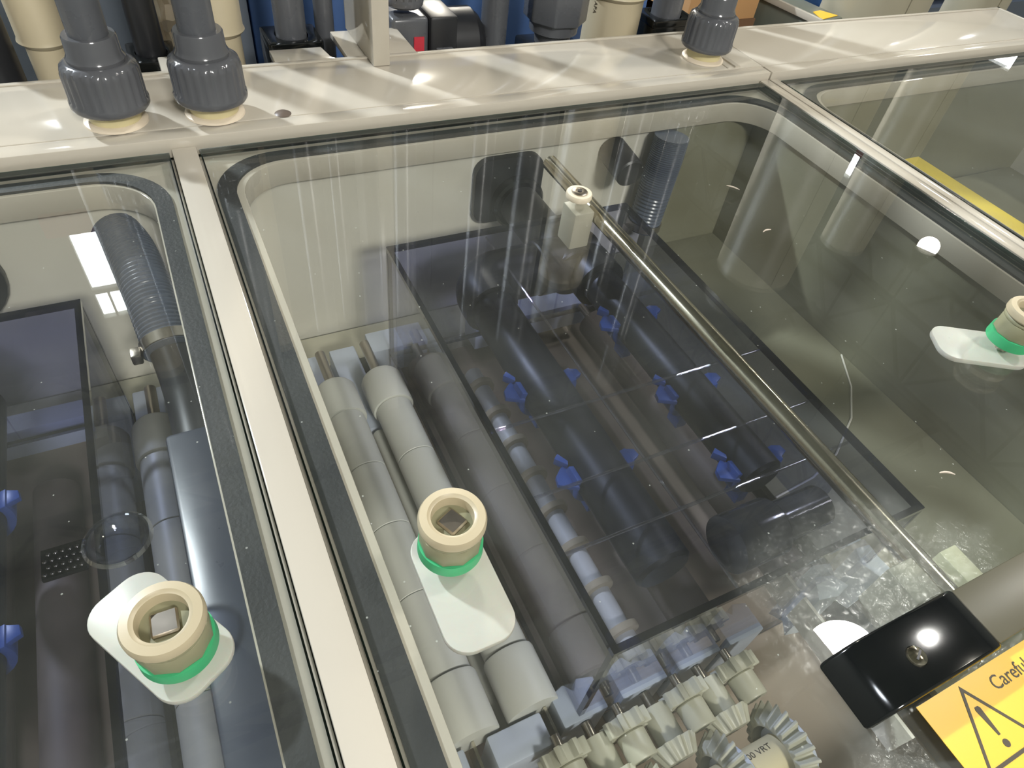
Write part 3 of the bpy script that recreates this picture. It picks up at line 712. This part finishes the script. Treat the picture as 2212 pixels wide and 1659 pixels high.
MB().cyl((0.258, 0.472, MZ), (0.258, 0.150, MZ), r - 0.0015, 40, ch=0.003).build('spray_pipe', black_pl, t)
MB().cyl((0.390, 0.472, MZ), (0.390, 0.190, MZ), r - 0.0045, 40, ch=0.003).build('spray_pipe', black_pl, t)
MB().lathe([(0.0, 0), (0.024, 0.0), (0.0245, 0.002), (0.0245, 0.046), (0.021, 0.050), (0.0178, 0.052), (0.0178, 0.100), (0.0, 0.100)], frame((0.318, 0.150, MZ), (1, 0, 0)), 40).build('cross_coupling', mat('dark_glossy_coupling', (66, 66, 66), 0.12), t)
o = MB().prism(rrect(-0.046, 0.046, -0.046, 0.040, 0.020, 6), 0, 0.010, frame((0.362, 0.6632, -0.086), (0, -1, 0))).build('wall_plate', black_pl); tag(o, 'black rounded plate on the back wall beside the manifold inlet', 'plate')

o = MB().cyl((0.512, 0.6635, -0.060), (0.510, 0.610, -0.066), 0.019, 28, ch=0.002).build('outlet_stub', black_pl); tag(o, 'short black pipe stub on the back wall between manifold inlet and ribbed hose', 'pipe')
def clip(label, x, y, z, pr, px):
    """C clamp round a pipe of radius pr whose axis is at px, with an ear"""
    t = MB(); w = 0.008
    ang = [158 + 222 * i / 18 for i in range(19)]
    inner = [(px + (pr + 0.0003) * math.cos(math.radians(a)), z + (pr + 0.0003) * math.sin(math.radians(a))) for a in ang]
    outer = [(px + (pr + 0.0062) * math.cos(math.radians(a)), z + (pr + 0.0062) * math.sin(math.radians(a))) for a in ang[::-1]]
    poly = inner + outer; n = len(poly)
    t.add([(a, y - w, b) for a, b in poly] + [(a, y + w, b) for a, b in poly], [tuple(range(n)), tuple(range(n, 2 * n))[::-1]] + [(i, (i + 1) % n, n + (i + 1) % n, n + i) for i in range(n)])
    ex = px - pr - 0.005
    t.prism([(ex + 0.003, y - 0.011), (ex - 0.013, y - 0.002), (ex - 0.011, y + 0.006), (ex - 0.004, y + 0.012), (ex + 0.003, y + 0.016)], z + 0.000, z + 0.005)
    t.prism([(ex + 0.002, y + 0.010), (ex - 0.006, y + 0.020), (ex - 0.001, y + 0.024), (ex + 0.004, y + 0.014)], z + 0.002, z + 0.010)
    t.prism([(px + pr + 0.004, y - 0.006), (px + pr + 0.013, y - 0.002), (px + pr + 0.012, y + 0.005), (px + pr + 0.004, y + 0.008)], z + 0.004, z + 0.009)
    t.box(px - 0.006, px + 0.006, y - w, y + w, z - pr - 0.025, z - pr - 0.003)
    o = t.build('pipe_clip', blue_clip, bevel=0.0006); tag(o, label, 'clip', 'blue clips holding black pipes')
clip('blue clip on the left black pipe in the middle box, far one', 0.23, 0.352, MZ, 0.024, 0.258)
clip('blue clip on the left black pipe in the middle box, near one', 0.23, 0.250, MZ, 0.024, 0.258)
clip('blue clip on the right black pipe, right beside the elbow', 0.36, 0.405, MZ, 0.021, 0.390)
clip('blue clip on the right black pipe, halfway along', 0.36, 0.300, MZ, 0.021, 0.390)
clip('blue clip on the right black pipe, nearest the glossy coupling', 0.36, 0.205, MZ, 0.021, 0.390)

# rollers at the left
def roller(label, x, z, y0, y1, r, shaft=0.0056, ysh=0.562, rm=None):
    rm = rm or roller_m
    t = thing('transport_roller', label, 'roller', (x, (y0 + y1) / 2, z - r), 'grey white rollers in the tanks')
    MB().cyl((x, y1 - 0.002, z), (x, ysh, z), shaft, 24, ch=0.001).build('shaft', steel_b, t)
    a = y1 - 0.047
    MB().lathe([(r * 1.12, 0), (r * 1.16, 0.002), (r * 1.16, 0.043), (r * 1.05, 0.047), (0, 0.047)], frame((x, a, z), (0, 1, 0)), 40).build('head_sleeve', rm, t)
    segs = 4; L = (a - (y0 + 0.05)) / segs
    mb = MB()
    for k in range(segs):
        mb.cyl((x, y0 + 0.05 + k * L + 0.0003, z), (x, y0 + 0.05 + (k + 1) * L - 0.0003, z), r, 40, ch=0.0006)
    mb.build('roller_body', rm, t)
    MB().lathe([(0, 0), (r * 1.12, 0.0), (r * 1.14, 0.001), (r * 1.14, 0.046), (r * 1.10, 0.048), (0, 0.048)], frame((x, y0, z), (0, 1, 0)), 40).build('end_sleeve', rm, t)
    return t
roller('grey white roller nearest the left rim of the middle tank', 0.0925, -0.200, 0.122, 0.502, 0.0195)
roller('grey white roller beside the tinted box in the middle tank', 0.1440, -0.200, 0.122, 0.502, 0.0195)
o = MB().cyl((0.1245, 0.11, -0.226), (0.1245, 0.45, -0.226), 0.007, 20, ch=0.002).build('thin_roller', roller_m); tag(o, 'thin grey rod below and between the two rollers', 'rod')

def block(label, x0, x1, y0, y1, z0, z1, m=bluewhite, bv=0.002, group='blue white bearing blocks'):
    o = MB().box(x0, x1, y0, y1, z0, z1).build('bearing_block', m, bevel=bv); tag(o, label, 'bearing block', group); return o
block('blue white bearing block behind the two rollers of the middle tank', 0.107, 0.1375, 0.455, 0.585, -0.265, -0.222)
block('small blue white block at the far left behind the rollers', 0.072, 0.093, 0.51, 0.585, -0.262, -0.225)
block('blue white block behind the tinted box left corner', 0.155, 0.225, 0.565, 0.60, -0.262, -0.222)
block('blue white block below the manifold tee', 0.29, 0.345, 0.565, 0.60, -0.262, -0.222)
block('wide blue white block right of the tee below', 0.355, 0.46, 0.565, 0.60, -0.262, -0.222)
o = MB().box(0.018, 0.48, 0.60, 0.655, -0.30, -0.262).build('ledge', mat('beige_ledge', (170, 166, 148), 0.5), TM)
block('blue white bearing block in front of the two rollers', 0.1015, 0.1475, 0.094, 0.1195, -0.262, -0.196)
block('blue white bearing block at the bottom, partly under the left rim', 0.052, 0.0830, 0.094, 0.1195, -0.262, -0.196)
for k, (a, b) in enumerate(((0.160, 0.200), (0.214, 0.258), (0.270, 0.314), (0.324, 0.362))):
    nm = ['first', 'second', 'third', 'fourth'][k]; c_ = (a + b) / 2
    mb = MB(); mb.prism([(a, 0.100), (b, 0.100), (b, 0.126), (c_ + 0.006, 0.130), (c_, 0.122), (c_ - 0.006, 0.130), (a, 0.126)], -0.262, -0.196)
    o = mb.build('bearing_block', mat('pale_blue_grey_block', (160, 168, 182), 0.45), bevel=0.0015); tag(o, 'blue grey bearing block, %s from the left in the row behind the gears' % nm, 'bearing block', 'row of bearing blocks behind the gears')
o = MB().box(0.15, 0.37, 0.0985, 0.132, -0.2875, -0.2625).build('block_rail', brown_in, bevel=0.001); tag(o, 'grey rail under the row of bearing blocks', 'rail')
for k, x in enumerate((0.0915, 0.1535)):
    o = MB().box(x - 0.0012, x + 0.0012, 0.080, 0.1215, -0.230, -0.199).build('steel_strip', steel); tag(o, ['thin bright steel strip left of the front bearing block', 'thin bright steel strip right of the front bearing block'][k], 'strip')

# collar axle under the left side of the box
t = thing('collar_axle', 'pale axle with cream collars under the left side of the tinted box', 'axle', (0.244, 0.28, -0.215))
MB().cyl((0.244, 0.125, -0.2), (0.244, 0.475, -0.2), 0.0095, 28, ch=0.001).build('axle_tube', roller_m, t)
for k in range(8):
    yy = 0.145 + k * 0.043
    MB().lathe([(0.0096, 0), (0.0150, 0.001), (0.0155, 0.002), (0.0155, 0.007), (0.0096, 0.008)], frame((0.244, yy, -0.2), (0, 1, 0)), 28).build('collar', ivory, t)
# other axles below the manifold
for k, x in enumerate((0.203, 0.318, 0.435)):
    t = thing('sponge_roller', ['brown grey roller below the left edge of the tinted box', 'brown grey roller between the two black pipes', 'brown grey roller under the right side of the tinted box'][k], 'roller', (x, 0.3, -0.235), 'brown grey rollers under the box')
    MB().cyl((x, 0.13, -0.215), (x, 0.52, -0.215), 0.021, 32, ch=0.002).build('roller_body', mat('brown_grey_roller', (100, 88, 78), 0.6, var=0.3, nscale=40), t)
    MB().cyl((x, 0.112, -0.215), (x, 0.552, -0.215), 0.005, 16).build('shaft', steel_b, t)
o = MB().box(0.4445, 0.4475, 0.16, 0.50, -0.150, -0.100).build('clear_strip', clear_dim); tag(o, 'upright clear plastic strip right of the black pipes in the box', 'strip')

# ------------------------------------------------------------------ gears
def gear_poly(r, teeth, depth, duty=0.5):
    pts = []
    for k in range(teeth):
        for u, rr in ((0.0, r - depth), (0.25, r - depth), (0.36, r), (0.64, r), (0.75, r - depth)):
            a = 2 * PI * (k + u) / teeth; pts.append((rr * math.cos(a), rr * math.sin(a)))
    return pts
def spur(label, x, y, z, r=0.0205):
    t = thing('spur_gear', label, 'gear', (x, y, z - r), 'small ivory spur gears')
    F = frame((x, y, z), (0, -1, 0))
    MB().prism(gear_poly(r, 8, 0.0058), -0.006, 0.006, F).build('toothed_wheel', gear_m, t, bevel=0.0006)
    MB().lathe([(0.0105, 0.006), (0.0120, 0.0075), (0.0120, 0.026), (0.0112, 0.0272), (0.0055, 0.0272), (0.0055, 0.022), (0, 0.022)], F, 36).build('hub', gear_m, t)
    MB().cyl((x, y + 0.006, z), (x, y + 0.0165, z), 0.004, 12).build('shaft', steel_b, t)
    return t
SZ = -0.196
for k, x in enumerate((0.150, 0.205, 0.2615, 0.3145)):
    spur('ivory spur gear with hub, %s in the row of gears' % ['leftmost', 'second from the left', 'third from the left', 'rightmost'][k], x, 0.083, SZ)

def bevel_gear(mb, F, r0, r1, h, teeth, hub):
    """toothed cone: big radius r0 at z=0 narrowing to r1 at z=h (local)"""
    n = teeth * 4; vs = []; fs = []
    for z, rr in ((0, r0), (h, r1)):
        for i in range(n):
            a = 2 * PI * i / n; r_ = rr * (1.0 if i % 4 in (0, 1) else 0.84)
            vs.append((r_ * math.cos(a), r_ * math.sin(a), z))
    for z, rr in ((0, hub), (h, hub)):
        for i in range(n):
            a = 2 * PI * i / n; vs.append((rr * math.cos(a), rr * math.sin(a), z))
    for i in range(n):
        j = (i + 1) % n
        fs += [(i, j, n + j, n + i), (n + i, n + j, 3 * n + j, 3 * n + i), (i, 2 * n + i, 2 * n + j, j), (2 * n + i, 3 * n + i, 3 * n + j, 2 * n + j)]
    mb.add(vs, fs, F)
DS_Y, DS_Z = 0.016, -0.205
def pinion(label, x):
    t = thing('cone_pinion', label, 'gear', (x, 0.06, DS_Z - 0.02), 'cone pinions on the roller shafts')
    mb = MB(); bevel_gear(mb, frame((x, 0.0585, DS_Z), (0, -1, 0)), 0.0215, 0.0145, 0.014, 12, 0.006)
    mb.build('toothed_cone', gear_m, t, bevel=0.0005)
    MB().lathe([(0.006, 0), (0.0115, 0.0), (0.0120, 0.001), (0.0120, 0.028), (0.006, 0.028)], frame((x, 0.0585, DS_Z), (0, 1, 0)), 36).build('hub', gear_m, t)
    MB().cyl((x, 0.085, DS_Z), (x, 0.099, DS_Z), 0.0045, 12).build('shaft', steel_b, t)
def ring_gear(label, x):
    t = thing('ring_gear', label, 'gear', (x, DS_Y, DS_Z - 0.036), 'large ring gears on the drive shaft')
    mb = MB(); bevel_gear(mb, frame((x + 0.014, DS_Y, DS_Z), (-1, 0, 0)), 0.0385, 0.0300, 0.014, 24, 0.0235)
    mb.build('toothed_ring', gear_m, t, bevel=0.0005)
    MB().lathe([(0.0158, 0.0), (0.0236, 0.0), (0.0236, 0.006), (0.0200, 0.008), (0.0200, 0.016), (0.0158, 0.016)], frame((x + 0.022, DS_Y, DS_Z), (-1, 0, 0)), 48).build('hub', bluewhite, t)
pinion('cone pinion on the rightmost roller shaft, against the right ring gear', 0.2885)
pinion('cone pinion against the middle ring gear', 0.2355)
pinion('cone pinion cut off by the bottom edge, against the left ring gear', 0.1795)
ring_gear('large ivory ring gear, right one on the cream drive shaft', 0.3050)
ring_gear('large ivory ring gear, middle one on the cream drive shaft', 0.2520)
ring_gear('large ivory ring gear, left one at the bottom edge of the picture', 0.1950)
t = thing('drive_shaft', 'cream drive shaft tube with black print through the ring gears', 'shaft', (0.24, DS_Y, DS_Z - 0.0155))
p = MB().lathe([(0.0155, 0.0), (0.0155, 0.235), (0.0120, 0.2352), (0.0120, 0.20), (0.0, 0.20)], frame((0.078, DS_Y, DS_Z), (1, 0, 0)), 40).build('shaft_tube', mat('ivory_shaft', (214, 202, 164), 0.4), t)
m = Matrix.Identity(4)
nn = Vector((0, 0.35, 0.94)).normalized(); xx = Vector((1, 0, 0)); yy_ = nn.cross(xx)
for i in range(3): m[i][0] = xx[i]; m[i][1] = yy_[i]; m[i][2] = nn[i]; m[i][3] = (Vector((0.2775, DS_Y, DS_Z)) + nn * 0.0157)[i]
text_mesh('00 VRT', 0.0075, m, ink, 'print', p, cylr=0.0155, extr=0.0001)
o = MB().box(0.06, 0.078, DS_Y - 0.02, DS_Y + 0.02, -0.288, DS_Z + 0.02).build('bearing_block', bluewhite, bevel=0.002); tag(o, 'bearing block carrying the left end of the drive shaft', 'bearing block')

# bits at the lower right
tabm = mat('blue_white_tab', (190, 200, 214), 0.4)
o = MB().prism([(0.393, 0.092), (0.405, 0.110), (0.422, 0.105), (0.428, 0.092), (0.412, 0.088)], -0.224, -0.150).build('support_tab', tabm, bevel=0.001); tag(o, 'blue white tab left of the steel rod, near the handle', 'tab', 'blue white tabs under the near end of the rod')
o = MB().prism([(0.462, 0.108), (0.484, 0.112), (0.486, 0.090), (0.470, 0.088)], -0.2249, -0.160).build('support_tab', tabm, bevel=0.001); tag(o, 'blue white tab right of the steel rod, near the handle', 'tab', 'blue white tabs under the near end of the rod')
o = MB().box(0.385, 0.388, -0.02, 0.100, -0.19, -0.155).build('edge_strip', cream_w, TM)
tag(MB().box(0.400, 0.416, 0.030, 0.062, -0.050, -0.022).build('cross_bar', mat('cream_cross_bar', (214, 212, 176), 0.4), bevel=0.001), 'cream block under the glass right of the near end of the rod', 'block')

# ================================================================== INSIDE THE LEFT TANK
tinted_box('smoke tinted acrylic box in the left tank', -0.42, -0.1065, 0.08, 0.567, BZ0, BZ1, glint_rods=False, hole=(-0.235, -0.103, 0.027))
roller('grey roller in the left tank, right next to the black duct', -0.0830, -0.200, 0.10, 0.515, 0.0195, ysh=0.570, rm=mat('mid_grey_roller_plastic', (140, 140, 134), 0.45, var=0.05))
roller('grey roller in the left tank, half under the tinted box', -0.1330, -0.2560, 0.11, 0.540, 0.0200, ysh=0.590, rm=mat('mid_grey_roller_plastic', (140, 140, 134), 0.45))
hose_m = mat('ribbed_dark_hose', (80, 88, 104), 0.26, var=0.1)
def hose(label, pts, r, turns, clampi=True):
    t = thing('corrugated_hose', label, 'hose', pts[-1], 'ribbed dark hoses through the back of the tanks')
    P = [Vector(p) for p in pts]; path = []; rs = []
    K = turns * 4
    for i in range(K + 1):
        u = i / K * (len(P) - 1); k = min(int(u), len(P) - 2); w = u - k
        p0 = P[max(k - 1, 0)]; p1 = P[k]; p2 = P[k + 1]; p3 = P[min(k + 2, len(P) - 1)]
        q = 0.5 * ((2 * p1) + (p2 - p0) * w + (2 * p0 - 5 * p1 + 4 * p2 - p3) * w * w + (3 * p1 - p0 - 3 * p2 + p3) * w ** 3)
        path.append(q); rs.append(r + (0.0014 if i % 4 < 2 else -0.0006))
    MB().sweep(path, rs, 28).build('ribbed_tube', hose_m, t, ang=60)
    if clampi:
        d = (P[-1] - P[-2]).normalized()
        F = frame(P[-1] - d * 0.012, d)
        MB().lathe([(r + 0.0012, 0), (r + 0.003, 0), (r + 0.003, 0.010), (r + 0.0012, 0.010)], F, 40, close=True).build('clamp_band', steel_b, t)
        b = P[-1] + Vector((-(r + 0.006), -0.004, 0.004))
        MB().box(b.x - 0.005, b.x + 0.004, b.y - 0.005, b.y + 0.008, b.z - 0.005, b.z + 0.006).build('clamp_screw', steel_b, t, bevel=0.0015)
    return t
hose('ribbed dark hose with a steel clamp in the left tank', [(-0.070, 0.662, -0.070), (-0.060, 0.63, -0.075), (-0.052, 0.57, -0.090), (-0.047, 0.52, -0.110)], 0.0215, 44)
hose('ribbed dark hose behind the tinted box of the middle tank', [(0.583, 0.637, -0.038), (0.581, 0.635, -0.07), (0.577, 0.633, -0.11), (0.571, 0.630, -0.170)], 0.0215, 40)
t = thing('drop_pipe', 'dark plastic pipe below the ribbed hose along the right side of the left tank', 'pipe', (-0.045, 0.3, -0.16))
MB().sweep([(-0.047, 0.522, -0.112), (-0.045, 0.50, -0.125), (-0.044, 0.475, -0.135), (-0.044, 0.42, -0.138)], 0.0185, 28).build('pipe_bend', black_pl, t)
MB().box(-0.066, -0.0185, -0.20, 0.425, -0.165, -0.115).build('flat_duct', mat('blue_black_duct', (50, 56, 70), 0.3), t, bevel=0.004)
block('blue white bearing block behind the left tank rollers', -0.105, -0.0745, 0.49, 0.595, -0.280, -0.225)
block('blue white block behind the left tinted box', -0.30, -0.15, 0.575, 0.60, -0.262, -0.222)
o = MB().box(-0.72, -0.02, 0.60, 0.655, -0.30, -0.262).build('ledge', MATS['beige_ledge'], TL)
o = MB().box(-0.745, -0.02, -0.33, 0.60, -0.298, -0.288).build('bottom_tray', brown_in, TL)
t = thing('spray_manifold', 'black pipe manifold with a blue tint at the far left, inside the left box', 'manifold', (-0.22, 0.35, MZ - 0.026))
MB().cyl((-0.235, 0.6635, MZ), (-0.235, 0.50, MZ), 0.0255, 32).build('inlet_pipe', black_pl, t)
MB().lathe([(0.030, 0), (0.050, 0.0), (0.052, 0.003), (0.052, 0.012), (0.028, 0.015)], frame((-0.225, 0.6635, MZ + 0.01), (0, -1, 0)), 28).build('wall_flange', black_pl, t, bevel=0.002)
MB().cyl((-0.28, 0.50, MZ), (-0.19, 0.50, MZ), 0.030, 32, ch=0.003).build('tee', black_pl, t)
MB().cyl((-0.200, 0.50, MZ), (-0.200, 0.10, MZ), 0.024, 32, ch=0.003).build('spray_pipe', black_pl, t)
clip('blue clip on the black pipe of the left box, far one', -0.20, 0.385, MZ, 0.024, -0.200)
clip('blue clip on the black pipe of the left box, middle one', -0.20, 0.275, MZ, 0.024, -0.200)
clip('blue clip on the black pipe of the left box, near the bottom edge', -0.20, 0.165, MZ, 0.024, -0.200)
for k, x in enumerate((-0.160, -0.25)):
    t = thing('sponge_roller', ['brown grey roller under the right side of the left box', 'brown grey roller under the middle of the left box'][k], 'roller', (x, 0.3, -0.235), 'brown grey rollers under the left box')
    if k == 0: xx0 = -0.190
    else: xx0 = -0.25
    MB().cyl((xx0, 0.12, -0.262), (xx0, 0.52, -0.262), 0.021, 32, ch=0.002).build('roller_body', MATS['brown_grey_roller'], t)
# clear dished ring and a dark plate whose bright dots stand in for reflections
t = thing('clear_dish', 'clear round dish with a raised rim in the left tank, above the near latch', 'dish', (-0.098, 0.30, -0.066))
Td = Matrix.Translation((-0.0960, 0.298, -0.0665))
MB().lathe([(0.0, 0.0), (0.012, 0.0), (0.016, 0.003), (0.018, 0.007), (0.0195, 0.007), (0.0195, 0.006), (0.0185, 0.0055), (0.017, 0.002), (0.013, -0.0015), (0.0, -0.0015)], Td, 48).build('dish_shell', clear_dim, t)
MB().lathe([(0.0195, 0.004), (0.0215, 0.0055), (0.0195, 0.0078)], Td, 48, close=True).build('rim', glint_m, t)
t = thing('dotted_plate', 'small dark plate with bright reflection dots beside the clear dish in the left box', 'plate', (-0.162, 0.376, -0.178))
MB().box(-0.178, -0.146, 0.362, 0.390, -0.180, -0.1755).build('plate_body', gloss_black, t)
hb = MB()
for i in range(6):
    for j in range(4):
        hb.lathe([(0.0, -0.1745), (0.0010, -0.1746), (0.0017, -0.1754)][::-1], Matrix.Translation((-0.1755 + i * 0.0052 + (j % 2) * 0.0026, 0.366 + j * 0.0062, 0)), 10)
hb.build('glint_dots', steel, t)

# ================================================================== INSIDE THE RIGHT TANK
o = MB().box(0.9885, 1.035, -0.20, 0.580, -0.110, -0.098).build('yellow_bar', mat('yellow_bar_plastic', (232, 206, 60), 0.4), bevel=0.002); tag(o, 'yellow bar lying inside the right tank under the glass', 'bar')
o = MB().box(0.80, 1.49, -0.33, 0.655, -0.235, -0.225).build('dim_tray', olive, TR, bevel=0.001)
o = MB().box(0.992, 1.005, -0.20, 0.575, -0.225, -0.1105).build('bar_support', olive, TR)
o = MB().box(1.018, 1.031, -0.20, 0.575, -0.225, -0.1105).build('bar_support', olive, TR)
